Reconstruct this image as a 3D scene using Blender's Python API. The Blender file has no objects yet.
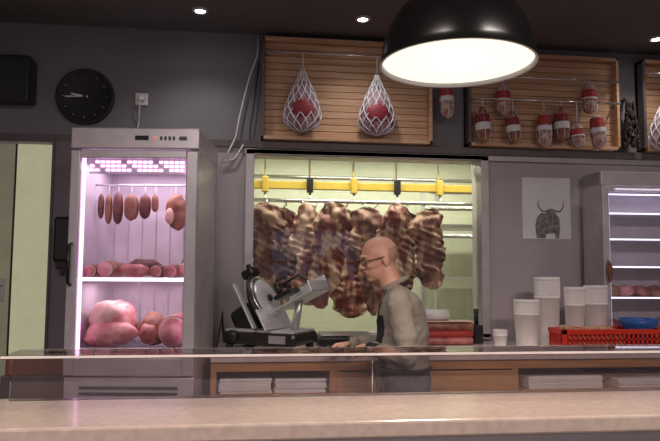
import bpy, bmesh, math, random
from mathutils import Matrix, Vector, noise
random.seed(7)
rad = math.radians
sc = bpy.context.scene
sc.view_settings.view_transform = 'Standard'
sc.view_settings.look = 'None'
sc.view_settings.exposure = 0.22

# ------------------------------------------------------------------ materials
def mat(name, col, rough=0.5, metal=0.0, col2=None, scale=8.0, stretch=(1, 1, 1), bump=0.0,
        emit=None, estr=0.0, trans=0.0, detail=4.0, contrast=(0.35, 0.65), coat=0.0, sss=0.0):
    m = bpy.data.materials.new(name)
    m.use_nodes = True
    nt = m.node_tree
    b = nt.nodes['Principled BSDF']
    b.inputs['Roughness'].default_value = rough
    b.inputs['Metallic'].default_value = metal
    b.inputs['Transmission Weight'].default_value = trans
    b.inputs['Coat Weight'].default_value = coat
    c1 = (*col, 1)
    if col2 is None:
        col2 = tuple(c * 0.86 for c in col)
    tc = nt.nodes.new('ShaderNodeTexCoord')
    mp = nt.nodes.new('ShaderNodeMapping')
    mp.inputs['Scale'].default_value = stretch
    nz = nt.nodes.new('ShaderNodeTexNoise')
    nz.inputs['Scale'].default_value = scale
    nz.inputs['Detail'].default_value = detail
    cr = nt.nodes.new('ShaderNodeValToRGB')
    cr.color_ramp.elements[0].position = contrast[0]
    cr.color_ramp.elements[1].position = contrast[1]
    cr.color_ramp.elements[0].color = (*col2, 1)
    cr.color_ramp.elements[1].color = c1
    L = nt.links.new
    L(tc.outputs['Object'], mp.inputs['Vector'])
    L(mp.outputs['Vector'], nz.inputs['Vector'])
    L(nz.outputs['Fac'], cr.inputs['Fac'])
    L(cr.outputs['Color'], b.inputs['Base Color'])
    if bump > 0:
        bp = nt.nodes.new('ShaderNodeBump')
        bp.inputs['Strength'].default_value = bump
        bp.inputs['Distance'].default_value = 0.01
        L(nz.outputs['Fac'], bp.inputs['Height'])
        L(bp.outputs['Normal'], b.inputs['Normal'])
    if emit is not None:
        b.inputs['Emission Color'].default_value = (*emit, 1)
        b.inputs['Emission Strength'].default_value = estr
    return m

def glass_mat(name, tint=(1, 1, 1), gl=0.08, rough=0.02):
    m = bpy.data.materials.new(name)
    m.use_nodes = True
    nt = m.node_tree
    nt.nodes.clear()
    o = nt.nodes.new('ShaderNodeOutputMaterial')
    mx = nt.nodes.new('ShaderNodeMixShader')
    t = nt.nodes.new('ShaderNodeBsdfTransparent')
    t.inputs['Color'].default_value = (*tint, 1)
    g = nt.nodes.new('ShaderNodeBsdfGlossy')
    g.inputs['Roughness'].default_value = rough
    lw = nt.nodes.new('ShaderNodeFresnel')
    lw.inputs['IOR'].default_value = 1.5
    ad = nt.nodes.new('ShaderNodeMath')
    ad.operation = 'ADD'
    ad.inputs[1].default_value = gl
    L = nt.links.new
    L(lw.outputs['Fac'], ad.inputs[0])
    L(ad.outputs[0], mx.inputs['Fac'])
    L(t.outputs[0], mx.inputs[1])
    L(g.outputs[0], mx.inputs[2])
    L(mx.outputs[0], o.inputs['Surface'])
    return m

def tile_mat(name, c1, c2, mortar, w=0.15, rough=0.35):
    m = bpy.data.materials.new(name)
    m.use_nodes = True
    nt = m.node_tree
    b = nt.nodes['Principled BSDF']
    b.inputs['Roughness'].default_value = rough
    tc = nt.nodes.new('ShaderNodeTexCoord')
    sp = nt.nodes.new('ShaderNodeSeparateXYZ')
    cb = nt.nodes.new('ShaderNodeCombineXYZ')
    br = nt.nodes.new('ShaderNodeTexBrick')
    br.offset = 0.0
    br.inputs['Scale'].default_value = 1.0
    br.inputs['Brick Width'].default_value = w
    br.inputs['Row Height'].default_value = w
    br.inputs['Mortar Size'].default_value = 0.003
    br.inputs['Color1'].default_value = (*c1, 1)
    br.inputs['Color2'].default_value = (*c2, 1)
    br.inputs['Mortar'].default_value = (*mortar, 1)
    ad = nt.nodes.new('ShaderNodeMath')
    L = nt.links.new
    L(tc.outputs['Object'], sp.inputs[0])
    L(sp.outputs['X'], ad.inputs[0])
    L(sp.outputs['Y'], ad.inputs[1])
    L(ad.outputs[0], cb.inputs['X'])
    L(sp.outputs['Z'], cb.inputs['Y'])
    L(cb.outputs[0], br.inputs['Vector'])
    L(br.outputs['Color'], b.inputs['Base Color'])
    return m

M_wall_up = mat('wall_paint_grey', (0.215, 0.205, 0.225), 0.8, scale=2)
M_wall_low = mat('wall_paint_warmgrey', (0.46, 0.40, 0.42), 0.7, scale=2)
M_pillar = mat('pillar_paint', (0.20, 0.16, 0.19), 0.7, scale=2)
M_ceil = mat('ceiling_dark', (0.13, 0.11, 0.11), 0.8, scale=2)
M_floor = tile_mat('floor_tiles', (0.25, 0.22, 0.2), (0.22, 0.2, 0.18), (0.1, 0.1, 0.1), 0.3)
M_trim = mat('trim_dark', (0.12, 0.095, 0.10), 0.5)
M_trim2 = mat('trim_alu', (0.50, 0.47, 0.48), 0.4, 0.3)
M_cold = tile_mat('coldroom_tiles', (0.66, 0.67, 0.53), (0.64, 0.65, 0.52), (0.58, 0.59, 0.47), 0.2)
M_coldp = mat('coldroom_panel', (0.65, 0.66, 0.52), 0.5)
M_door = mat('door_pale', (0.46, 0.46, 0.33), 0.5, emit=(0.9, 0.9, 0.55), estr=0.04)  # faint emission lifts this leaf too, though it is no light source
M_doorglow = mat('door_leaf_glow', (0.62, 0.62, 0.42), 0.4, emit=(0.95, 0.95, 0.60), estr=0.22)  # emission imitates the brightness of a lit doorway on a plain leaf
M_steel = mat('steel_brushed', (0.62, 0.61, 0.62), 0.32, 0.7, scale=6, stretch=(1, 1, 30))
M_steell = mat('aluminium_bright', (0.80, 0.80, 0.82), 0.35, 0.5, scale=6, stretch=(1, 1, 30))
M_chrome = mat('chrome', (0.78, 0.78, 0.80), 0.2, 0.9)
M_fridge = mat('fridge_silver', (0.62, 0.57, 0.60), 0.38, 0.35)
M_fridge_in = mat('fridge_inner', (0.66, 0.60, 0.67), 0.35, 0.1)
M_black = mat('black_plastic', (0.018, 0.017, 0.018), 0.35)
M_blackm = mat('black_matte', (0.02, 0.02, 0.022), 0.7)
M_lampblk = mat('lamp_enamel_black', (0.006, 0.006, 0.006), 0.25)
M_white = mat('white_plastic', (0.75, 0.74, 0.73), 0.4)
M_paper = mat('paper_white', (0.78, 0.76, 0.76), 0.7)
M_wood = mat('wood_board', (0.60, 0.37, 0.22), 0.5, col2=(0.44, 0.25, 0.135), scale=3, stretch=(1.2, 3, 26), detail=8, bump=0.08)
M_wood2 = mat('wood_board_light', (0.66, 0.42, 0.26), 0.5, col2=(0.48, 0.28, 0.155), scale=3.5, stretch=(1.0, 3, 30), detail=8, bump=0.08)
M_woodgap = mat('wood_shadow_gap', (0.20, 0.11, 0.06), 0.7)
M_woodc = mat('wood_counter', (0.48, 0.24, 0.10), 0.45, col2=(0.34, 0.16, 0.06), scale=3, stretch=(1.2, 3, 20), detail=6)
M_top = mat('worktop_stone', (0.62, 0.52, 0.50), 0.25, scale=20)
M_ctop = mat('counter_granite', (0.47, 0.37, 0.315), 0.25, col2=(0.40, 0.315, 0.265), scale=45, detail=6, coat=0.3)
M_cfront = mat('counter_front', (0.24, 0.18, 0.18), 0.35, 0.4)
M_red = mat('red_plastic', (0.72, 0.04, 0.018), 0.35)
M_blue = mat('blue_plastic', (0.03, 0.12, 0.42), 0.35)
M_tub = mat('tub_plastic', (0.90, 0.83, 0.80), 0.4, emit=(1, .9, .86), estr=0.05)  # slight emission put in so the tubs look more luminous
M_netw = mat('net_white', (0.74, 0.76, 0.80), 0.7)
M_cloth = mat('net_casing', (0.40, 0.30, 0.32), 0.7, col2=(0.24, 0.07, 0.09), scale=14)
M_label = mat('label_maroon', (0.26, 0.02, 0.035), 0.6)
M_labelr = mat('label_red', (0.42, 0.04, 0.035), 0.6)
M_ham = mat('ham_pink', (0.58, 0.22, 0.20), 0.4, col2=(0.30, 0.07, 0.07), scale=14, bump=0.5)
M_hamcut = mat('ham_cut', (0.76, 0.38, 0.36), 0.35, col2=(0.52, 0.17, 0.17), scale=16, bump=0.4)
M_rind = mat('ham_rind', (0.38, 0.17, 0.10), 0.45, col2=(0.16, 0.05, 0.03), scale=12, bump=0.5)
M_saus = mat('sausage_dark', (0.17, 0.045, 0.03), 0.45, col2=(0.08, 0.018, 0.018), scale=25, bump=0.4)
M_fat = mat('fat', (0.74, 0.54, 0.46), 0.5, col2=(0.62, 0.36, 0.30), scale=12, bump=0.3)
M_salami = mat('salami_moulded', (0.58, 0.46, 0.41), 0.7, col2=(0.28, 0.08, 0.06), scale=26, bump=0.4)
M_carc = mat('beef_carcass', (0.52, 0.34, 0.25), 0.5, col2=(0.17, 0.035, 0.028), scale=4.2, stretch=(3.2, 2.5, 1.0), detail=10, contrast=(0.46, 0.57), bump=0.7)
M_carc2 = mat('beef_dryaged', (0.38, 0.22, 0.155), 0.55, col2=(0.11, 0.03, 0.024), scale=4.5, stretch=(3.0, 2.5, 1.3), detail=10, contrast=(0.46, 0.60), bump=0.7)
M_carc3 = mat('beef_fat_side', (0.58, 0.42, 0.32), 0.5, col2=(0.27, 0.085, 0.06), scale=4.0, stretch=(3.0, 2.5, 0.8), detail=10, contrast=(0.42, 0.56), bump=0.7)
M_yellow = mat('rail_yellow', (0.62, 0.43, 0.07), 0.45)
M_herb = mat('dried_herb', (0.045, 0.028, 0.022), 0.9, scale=40)
M_skin = mat('skin', (0.68, 0.38, 0.28), 0.45, col2=(0.60, 0.31, 0.22), scale=10)
M_hair = mat('short_hair', (0.50, 0.29, 0.21), 0.7, scale=60)
M_lip = mat('lips', (0.46, 0.16, 0.13), 0.5)
M_shirt = mat('shirt_taupe', (0.32, 0.285, 0.24), 0.85, col2=(0.25, 0.22, 0.185), scale=9, stretch=(1, 1, .6), bump=0.5)
M_pants = mat('trousers_dark', (0.06, 0.058, 0.068), 0.85)
M_apron = mat('apron_black', (0.02, 0.02, 0.025), 0.8)
M_shoe = mat('shoe_leather', (0.02, 0.018, 0.016), 0.5)
M_eyew = mat('eye_white', (0.7, 0.68, 0.65), 0.3)
M_bulb = mat('lamp_diffuser', (0.95, 0.93, 0.85), 0.5, emit=(1.0, 0.92, 0.72), estr=1.0)
M_bulbc = mat('lamp_bulb_glow', (0.95, 0.93, 0.85), 0.5, emit=(1.0, 0.95, 0.85), estr=6)
M_spot = mat('downlight_lens', (1, 1, 1), 0.5, emit=(1.0, 0.95, 0.95), estr=25.0)
M_pink = mat('led_pink_and_reflection', (1, 0.7, 0.95), 0.5, emit=(1.0, 0.55, 0.92), estr=2.2)
M_violet = mat('led_violet', (0.8, 0.75, 1), 0.5, emit=(0.88, 0.80, 1.0), estr=1.3)
M_tube = mat('fluorescent_tube', (1, 1, 0.9), 0.5, emit=(1.0, 1.0, 0.82), estr=5.0)
M_redled = mat('red_indicator', (1, 0.1, 0.05), 0.5, emit=(1.0, 0.08, 0.03), estr=1.2)
M_bull = mat('print_bull_grey', (0.30, 0.27, 0.26), 0.7, col2=(0.10, 0.09, 0.09), scale=30)
M_poster = mat('poster_print', (0.78, 0.77, 0.80), 0.6, scale=3)
M_glass = glass_mat('glass_clear', (0.97, 0.97, 0.98), 0.0)
M_glassw = glass_mat('glass_window', (0.97, 0.98, 0.96), 0.0)
M_glassc = glass_mat('glass_counter', (0.84, 0.80, 0.82), 0.05)
M_glassedge = mat('glass_edge', (0.75, 0.66, 0.62), 0.2)
M_brownbox = mat('box_brown', (0.22, 0.09, 0.05), 0.6)
M_food = mat('pastry_beige', (0.62, 0.42, 0.28), 0.7, col2=(0.42, 0.2, 0.12), scale=20)

# ------------------------------------------------------------------ mesh builder
class B:
    def __init__(s, name):
        s.name = name
        s.bm = bmesh.new()
        s.mats = []

    def merge(s, t, m, M=None, smooth=False):
        if m not in s.mats:
            s.mats.append(m)
        i = s.mats.index(m)
        if M is not None:
            bmesh.ops.transform(t, matrix=M, verts=t.verts)
        for f in t.faces:
            f.material_index = i
            f.smooth = smooth
        me = bpy.data.meshes.new('tmp')
        t.to_mesh(me)
        t.free()
        s.bm.from_mesh(me)
        bpy.data.meshes.remove(me)
        return s

    def box(s, x0, x1, y0, y1, z0, z1, m, bev=0.0, M=None):
        t = bmesh.new()
        bmesh.ops.create_cube(t, size=1)
        for v in t.verts:
            v.co = Vector(((x0 + x1) / 2 + v.co.x * (x1 - x0), (y0 + y1) / 2 + v.co.y * (y1 - y0), (z0 + z1) / 2 + v.co.z * (z1 - z0)))
        if bev > 0:
            bmesh.ops.bevel(t, geom=t.edges[:], offset=bev, segments=2, affect='EDGES', profile=0.5)
        return s.merge(t, m, M)

    def lathe(s, prof, m, M=None, seg=32, cap=True, smooth=True):
        t = bmesh.new()
        rings = []
        for r, z in prof:
            rings.append([t.verts.new((r * math.cos(2 * math.pi * k / seg), r * math.sin(2 * math.pi * k / seg), z)) for k in range(seg)])
        for a, b in zip(rings[:-1], rings[1:]):
            for k in range(seg):
                t.faces.new((a[k], a[(k + 1) % seg], b[(k + 1) % seg], b[k]))
        if cap:
            t.faces.new(rings[0][::-1])
            t.faces.new(rings[-1])
        bmesh.ops.recalc_face_normals(t, faces=t.faces)
        return s.merge(t, m, M, smooth)

    def loft(s, rings, m, seg=24, smooth=True, M=None):
        t = bmesh.new()
        rs = []
        for r in rings:
            c, rx, ry = Vector(r[0]), r[1], r[2]
            fr = r[3] if len(r) > 3 else Matrix.Identity(3)
            rs.append([t.verts.new(c + fr @ Vector((rx * math.cos(2 * math.pi * k / seg), ry * math.sin(2 * math.pi * k / seg), 0))) for k in range(seg)])
        for a, b in zip(rs[:-1], rs[1:]):
            for k in range(seg):
                t.faces.new((a[k], a[(k + 1) % seg], b[(k + 1) % seg], b[k]))
        t.faces.new(rs[0][::-1])
        t.faces.new(rs[-1])
        bmesh.ops.recalc_face_normals(t, faces=t.faces)
        return s.merge(t, m, M, smooth)

    def tube(s, pts, r, m, seg=8, M=None):
        pts = [Vector(p) for p in pts]
        n = len(pts)
        rr = r if isinstance(r, (list, tuple)) else [r] * n
        rings = []
        for i, p in enumerate(pts):
            d = (pts[min(i + 1, n - 1)] - pts[max(i - 1, 0)]).normalized()
            q = d.to_track_quat('Z', 'Y').to_matrix()
            if i == 0:
                prev = q
            else:
                px = prev @ Vector((1, 0, 0))
                x = (px - d * px.dot(d))
                if x.length < 1e-6:
                    x = q @ Vector((1, 0, 0))
                x.normalize()
                y = d.cross(x)
                q = Matrix((x, y, d)).transposed()
                prev = q
            rings.append((p, rr[i], rr[i], q))
        return s.loft(rings, m, seg, True, M)

    def cyl(s, p0, p1, r, m, r1=None, seg=24, smooth=True):
        return s.tube([p0, p1], [r, r if r1 is None else r1], m, seg)

    def ell(s, c, rad3, m, R=None, sub=3, nz=0.0, nsc=6.0, M=None):
        t = bmesh.new()
        bmesh.ops.create_icosphere(t, subdivisions=sub, radius=1)
        for v in t.verts:
            p = Vector((v.co.x * rad3[0], v.co.y * rad3[1], v.co.z * rad3[2]))
            if nz:
                p *= 1 + nz * noise.noise(p * nsc + Vector(c) * 3.1) + nz * .35 * noise.noise(p * nsc * 4 + Vector(c) * 5)
            if R is not None:
                p = R @ p
            v.co = p + Vector(c)
        return s.merge(t, m, M, True)

    def poly(s, pts, y0, y1, m, M=None):
        t = bmesh.new()
        a = [t.verts.new((x, y0, z)) for x, z in pts]
        b = [t.verts.new((x, y1, z)) for x, z in pts]
        n = len(pts)
        t.faces.new(a)
        t.faces.new(b[::-1])
        for k in range(n):
            t.faces.new((a[k], b[k], b[(k + 1) % n], a[(k + 1) % n]))
        bmesh.ops.recalc_face_normals(t, faces=t.faces)
        return s.merge(t, m, M)

    def done(s, M=None, parent=None, center=True):
        me = bpy.data.meshes.new(s.name)
        if M is not None:
            bmesh.ops.transform(s.bm, matrix=M, verts=s.bm.verts)
        c = Vector((0, 0, 0))
        if center and parent is None and len(s.bm.verts):
            xs = [v.co for v in s.bm.verts]
            c = Vector(((min(p.x for p in xs) + max(p.x for p in xs)) / 2, (min(p.y for p in xs) + max(p.y for p in xs)) / 2, min(p.z for p in xs)))
            for v in s.bm.verts:
                v.co -= c
        s.bm.to_mesh(me)
        s.bm.free()
        for m in s.mats:
            me.materials.append(m)
        o = bpy.data.objects.new(s.name, me)
        o.location = c
        sc.collection.objects.link(o)
        if parent:
            o.parent = parent
        return o

def empty(name, loc=(0, 0, 0), rz=0.0):
    e = bpy.data.objects.new(name, None)
    e.location = loc
    e.rotation_euler = (0, 0, rz)
    sc.collection.objects.link(e)
    return e

def T(x, y, z):
    return Matrix.Translation((x, y, z))
def RZ(a):
    return Matrix.Rotation(rad(a), 4, 'Z')
def RX(a):
    return Matrix.Rotation(rad(a), 4, 'X')
def RY(a):
    return Matrix.Rotation(rad(a), 4, 'Y')

# ------------------------------------------------------------------ room shell
WY, CH = 4.2, 3.15
XL, XR, YB = -2.8, 3.7, -2.2
WX0, WX1, WZ0, WZ1 = 0.0, 1.56, 1.14, 2.37
b = B('wall_back')
for (x0, x1, z0, z1) in [(XL, WX0, 0, 2.42), (WX1, XR, 0, 2.42), (WX0, WX1, 0, WZ0), (WX0, WX1, WZ1, 2.42)]:
    b.box(x0, x1, WY, WY + 0.15, z0, z1, M_wall_low)
b.box(XL, XR, WY, WY + 0.15, 2.42, CH, M_wall_up)
b.done()
b = B('wall_left'); b.box(XL - 0.1, XL, YB, WY + 0.15, 0, CH, M_wall_low); b.done()
b = B('wall_right'); b.box(XR, XR + 0.1, YB, WY + 0.15, 0, CH, M_wall_low); b.done()
b = B('floor'); b.box(XL - 0.1, XR + 0.1, YB - 0.1, 6.9, -0.1, 0, M_floor); b.done()
b = B('ceiling'); b.box(XL - 0.1, XR + 0.1, YB - 0.1, WY + 0.15, CH, CH + 0.1, M_ceil); b.done()
b = B('wall_front')
for (x0, x1, z0, z1) in [(XL, -1.6, 0, CH), (-0.1, 0.3, 0, CH), (1.8, XR, 0, CH), (-1.6, -0.1, 0, 0.9), (0.3, 1.8, 0, 0.9), (-1.6, -0.1, 2.3, CH), (0.3, 1.8, 2.3, CH)]:
    b.box(x0, x1, YB - 0.1, YB, z0, z1, M_wall_low)
b.done()
for i, x in enumerate((-1.6, 0.3)):
    b = B('window_%d' % (i + 2))
    for (x0, x1, z0, z1) in [(x, x + 0.05, 0.9, 2.3), (x + 1.45, x + 1.5, 0.9, 2.3), (x, x + 1.5, 0.9, 0.95), (x, x + 1.5, 2.25, 2.3), (x + .73, x + .77, .9, 2.3), (x, x + 1.5, 1.7, 1.74)]:
        b.box(x0, x1, YB - 0.08, YB - 0.02, z0, z1, M_trim)
    b.done()
b = B('trim_1')
b.box(XL, 0.03, WY - 0.02, WY, 2.385, 2.43, M_trim)
b.done()
b = B('trim_2')
b.box(0.03, XR, WY - 0.05, WY, 2.375, 2.425, M_trim, 0.004)
b.box(WX0 - .05, XR, WY - 0.03, WY, 2.34, 2.375, M_trim2)
b.done()
b = B('trim_3'); b.box(-1.235, -0.90, WY - 0.03, WY, 0, 2.385, M_pillar); b.done()

# cold room
b = B('wall_coldroom')
b.box(-0.9, 3.3, 6.6, 6.7, 0, 2.85, M_cold)
b.box(-0.9, -0.8, WY + 0.15, 6.6, 0, 2.85, M_cold)
b.box(3.2, 3.3, WY + 0.15, 6.6, 0, 2.85, M_cold)
b.done()
b = B('ceiling_coldroom'); b.box(-0.9, 3.3, WY + 0.15, 6.7, 2.85, 2.95, M_coldp); b.done()

b = B('window_1')
f = 0.045
b.box(WX0 - f, WX0 + 0.012, WY - 0.03, WY + 0.16, WZ0, WZ1 + .0, M_trim2, 0.004)
b.box(WX1 - 0.012, WX1 + f, WY - 0.03, WY + 0.16, WZ0, WZ1 + .0, M_trim2, 0.004)
b.box(WX0 - f, WX1 + f, WY - 0.03, WY + 0.16, WZ1 - 0.03, WZ1 + .005, M_trim2, 0.004)
b.box(WX0 - f, WX1 + f, WY - 0.03, WY + 0.16, WZ0 - .01, WZ0 + 0.03, M_trim2, 0.004)
b.box(WX0, WX1, WY + 0.06, WY + 0.066, WZ0, WZ1, M_glassw)
b.done()

b = B('door_1')
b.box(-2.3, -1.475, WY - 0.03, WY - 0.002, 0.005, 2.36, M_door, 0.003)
b.box(-1.462, -1.25, WY - 0.03, WY - 0.002, 0.005, 2.36, M_doorglow, 0.003)
b.box(-1.475, -1.462, WY - 0.025, WY - 0.002, 0.005, 2.36, M_blackm)
b.box(-1.25, -1.235, WY - 0.045, WY - 0.002, 0.005, 2.385, M_trim)
b.box(-1.54, -1.50, WY - 0.04, WY - 0.03, 1.38, 1.52, M_steel, 0.003)
b.cyl((-1.52, WY - 0.04, 1.48), (-1.52, WY - 0.08, 1.48), 0.008, M_steel)
b.cyl((-1.52, WY - 0.08, 1.48), (-1.62, WY - 0.08, 1.48), 0.008, M_steel)
b.done()

# ------------------------------------------------------------------ wall things
b = B('wall_clock')
M = T(-1.07, WY - 0.002, 2.68) @ RX(90)
b.lathe([(0.178, 0.0), (0.182, 0.02), (0.178, 0.035), (0.165, 0.035), (0.160, 0.024), (0.001, 0.024)], M_blackm, M, 48)
for k in range(12):
    a = k * math.pi / 6
    MM = T(-1.07 + 0.135 * math.sin(a), WY - 0.028, 2.68 + 0.135 * math.cos(a)) @ RY(math.degrees(a))
    b.box(-0.0015, 0.0015, -0.001, 0.001, -0.006, 0.006, M_trim2, 0, MM)
b.box(-0.005, 0.005, -0.002, 0, -0.02, 0.085, M_white, 0, T(-1.07, WY - 0.03, 2.68) @ RY(-80))
b.box(-0.004, 0.004, -0.002, 0, -0.02, 0.12, M_white, 0, T(-1.07, WY - 0.033, 2.68) @ RY(-93))
b.lathe([(0.01, 0), (0.01, 0.012)], M_black, T(-1.07, WY - 0.024, 2.68) @ RX(90), 16)
b.done()

b = B('loudspeaker')
b.box(-1.70, -1.37, WY - 0.16, WY - 0.002, 2.61, 2.89, M_black, 0.012)
b.box(-1.69, -1.38, WY - 0.166, WY - 0.16, 2.63, 2.87, M_blackm, 0.002)
b.done()

b = B('wall_outlet')
b.box(-0.76, -0.68, WY - 0.012, WY - 0.001, 2.64, 2.72, M_white, 0.004)
b.lathe([(0.022, 0), (0.022, 0.03), (0.018, 0.034)], M_white, T(-0.72, WY - 0.012, 2.68) @ RX(90))
b.tube([(-0.72, WY - 0.045, 2.68), (-0.725, WY - 0.05, 2.63), (-0.73, WY - 0.02, 2.55), (-0.74, WY - 0.015, 2.48), (-0.74, WY - 0.03, 2.42)], 0.004, M_white)
b.done()

b = B('power_cable')
b.tube([(0.025, WY - 0.02, 3.14), (0.02, WY - 0.03, 3.0), (-0.03, WY - 0.03, 2.85), (-0.06, WY - 0.03, 2.72), (-0.09, WY - 0.035, 2.58), (-0.11, WY - 0.04, 2.45), (-0.16, WY - .04, 2.34), (-0.2, WY - 0.03, 2.28), (-0.12, WY - .03, 2.30), (-0.06, WY - .02, 2.40)], 0.006, M_white)
b.tube([(0.03, WY - 0.02, 2.95), (0.015, WY - 0.03, 2.8), (0.0, WY - .03, 2.65), (-0.02, WY - .03, 2.5), (-0.02, WY - .03, 2.43)], 0.004, M_blackm)
b.done()

b = B('soap_dispenser')
b.box(-1.20, -1.085, WY - 0.14, WY - 0.031, 1.62, 1.90, M_black, 0.02)
b.box(-1.175, -1.11, WY - 0.15, WY - 0.12, 1.58, 1.63, M_black, 0.008)
b.done()

def panel(x0, x1, z0, z1, woods, n, d=0.10):
    b = B('wooden_wall_panel')
    h = (z1 - z0 - 0.05) / n
    for k in range(n):
        zz = z0 + 0.025 + k * h
        b.box(x0 + 0.02, x1 - 0.02, WY - d * 0.5, WY - 0.012, zz + 0.0015, zz + h - 0.0015, woods[k % len(woods)], 0.002)
    b.box(x0, x1, WY - 0.03, WY - 0.001, z0, z1, M_woodgap)
    b.box(x0, x0 + 0.02, WY - d, WY - 0.001, z0, z1, M_trim, 0.002)
    b.box(x1 - 0.02, x1, WY - d, WY - 0.001, z0, z1, M_wood2, 0.002)
    b.box(x0, x1, WY - d, WY - 0.001, z1 - 0.022, z1, M_wood2, 0.002)
    b.box(x0, x1, WY - d, WY - 0.001, z0, z0 + 0.022, M_wood2, 0.002)
    return b.done()
panel(0.05, 1.19, 2.428, 3.11, [M_wood, M_wood2], 14)
panel(1.44, 2.53, 2.428, 3.08, [M_wood2, M_wood], 14)
panel(2.71, 3.68, 2.428, 3.08, [M_wood2, M_wood], 14)
def rail(x0, x1, z, yy):
    b = B('hanging_rail')
    b.cyl((x0, WY - yy, z), (x1, WY - yy, z), 0.006, M_chrome)
    for x in (x0 + .01, x1 - .01):
        b.cyl((x, WY - yy, z), (x, WY - 0.05, z), 0.005, M_chrome)
    b.done()
rail(0.07, 1.17, 3.0, .12)
rail(1.46, 2.51, 2.90, .13)
rail(1.46, 2.51, 2.74, .15)
rail(1.2, 1.43, 2.90, .13)
rail(2.73, 3.66, 2.97, .14)

def ham_net(x, y, ztop, zbot, w, railz):
    b = B('ham_in_net')
    h = ztop - zbot
    def rz(t):
        if t < 0.02:
            return 0.012
        return w * (0.08 + 0.92 * math.sin(min(1.0, (t ** 1.15)) * math.pi * 0.62)) * (math.sqrt(max(0.0, 1 - ((t - 0.7) / 0.3) ** 2.6)) if t > 0.7 else 1)
    prof = [(max(0.004, rz(k / 20) * 0.92), ztop - h * k / 20) for k in range(5, 21)]
    b.lathe(prof, M_cloth, T(x, y, 0) @ Matrix.Diagonal((1, 0.5, 1, 1)), 24)
    n = 11
    for sgn in (1, -1):
        for j in range(n):
            pts = []
            for k in range(0, 21):
                t = k / 20
                a = 2 * math.pi * j / n + sgn * t * 2.4
                r = max(0.004, rz(t))
                pts.append((x + r * math.cos(a), y + 0.5 * r * math.sin(a), ztop - h * t))
            b.tube(pts, 0.0036, M_netw, 5)
    b.ell((x, y - .31 * w, zbot + h * .34), (w * .60, w * .22, w * .55), M_label, sub=3)
    b.tube([(x, y, ztop - .01), (x, y, railz - .006)], 0.004, M_netw, 6)
    return b.done()
ham_net(0.315, WY - 0.13, 2.89, 2.475, 0.125, 3.0)
ham_net(0.805, WY - 0.13, 2.87, 2.465, 0.125, 3.0)
ham_net(2.84, WY - 0.15, 2.80, 2.42, 0.13, 2.97)

def salami(x, zc, h, r, railz, yy=0.14, var=0):
    b = B('hanging_salami')
    y = WY - yy
    prof = []
    for k in range(17):
        t = k / 16
        rr = r * (max(0.0, 1 - abs(2 * t - 1) ** 3.2)) ** 0.5 * (.86 + .2 * t)
        prof.append((max(0.004, rr * (1 + 0.06 * math.sin(k * 2.1 + var))), zc + h / 2 - h * t))
    tilt = T(x, y, zc) @ RY(random.uniform(-6, 6)) @ T(0, 0, -zc)
    b.lathe(prof, M_salami if var != 2 else M_rind, tilt, 18)
    if var == 0:
        b.lathe([(r * .98, zc + h * .10), (r * .98, zc + h * 0.2), (r * .86, zc + h * 0.38)], M_labelr, tilt, 18, cap=False)
        b.lathe([(r * 1.06, zc - h * .04), (r * 1.03, zc + h * 0.09)], M_netw, tilt, 18, cap=False)
    elif var == 1:
        b.lathe([(r * 1.06, zc - h * .10), (r * 1.04, zc + h * 0.06), (r * .98, zc + h * .24)], M_labelr, tilt, 18, cap=False)
        b.lathe([(r * 1.07, zc - h * .06), (r * 1.065, zc + h * 0.0)], M_paper, tilt, 18, cap=False)
    else:
        b.lathe([(r * 1.08, zc - h * .16), (r * 1.06, zc + h * 0.04)], M_paper, tilt, 18, cap=False)
        b.lathe([(r * 1.04, zc + h * .05), (r * .98, zc + h * 0.26)], M_label, tilt, 18, cap=False)
    for k in range(6):
        a = k * math.pi / 3 + .4
        b.tube([tilt @ Vector((x * 0 + (rr_ * 1.03) * math.cos(a), (rr_ * 1.03) * math.sin(a), z_)) for rr_, z_ in prof[1:-1]], 0.002, M_netw, 4)
    b.tube([(x, y, zc + h / 2 - .01), (x, y, railz - .006)], 0.0035, M_netw, 5)
    return b.done()
for i, (x, zc, h, r, rl) in enumerate([(1.28, 2.72, 0.25, 0.046, 2.90), (1.52, 2.56, 0.25, 0.048, 2.74), (1.67, 2.74, 0.22, 0.046, 2.90), (1.73, 2.55, 0.22, 0.046, 2.74),
                        (1.95, 2.54, 0.25, 0.048, 2.74), (2.075, 2.585, 0.24, 0.048, 2.74), (2.185, 2.51, 0.17, 0.044, 2.74),
                        (2.29, 2.775, 0.22, 0.048, 2.90), (2.335, 2.54, 0.24, 0.05, 2.74)]):
    salami(x, zc, h, r, rl, 0.13 if rl > 2.8 else 0.15, (0, 2, 1, 2, 0, 2, 1, 1, 0)[i])
b = B('dried_herb_bundle')
x, y = 2.61, WY - 0.10
b.tube([(x, WY - .05, 2.80), (x, y, 2.76), (x, y, 2.45)], 0.006, M_herb)
b.box(x - .01, x + .01, WY - .06, WY - .001, 2.79, 2.81, M_trim)
for k in range(140):
    z = 2.76 - 0.32 * random.random()
    w = 0.030 + 0.045 * (1 - (z - 2.43) / 0.33)
    a = random.random() * 6.28
    b.ell((x + w * .75 * math.cos(a), y + w * .7 * math.sin(a), z), (0.011, 0.011, 0.028), M_herb, sub=1)
b.done()

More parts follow.
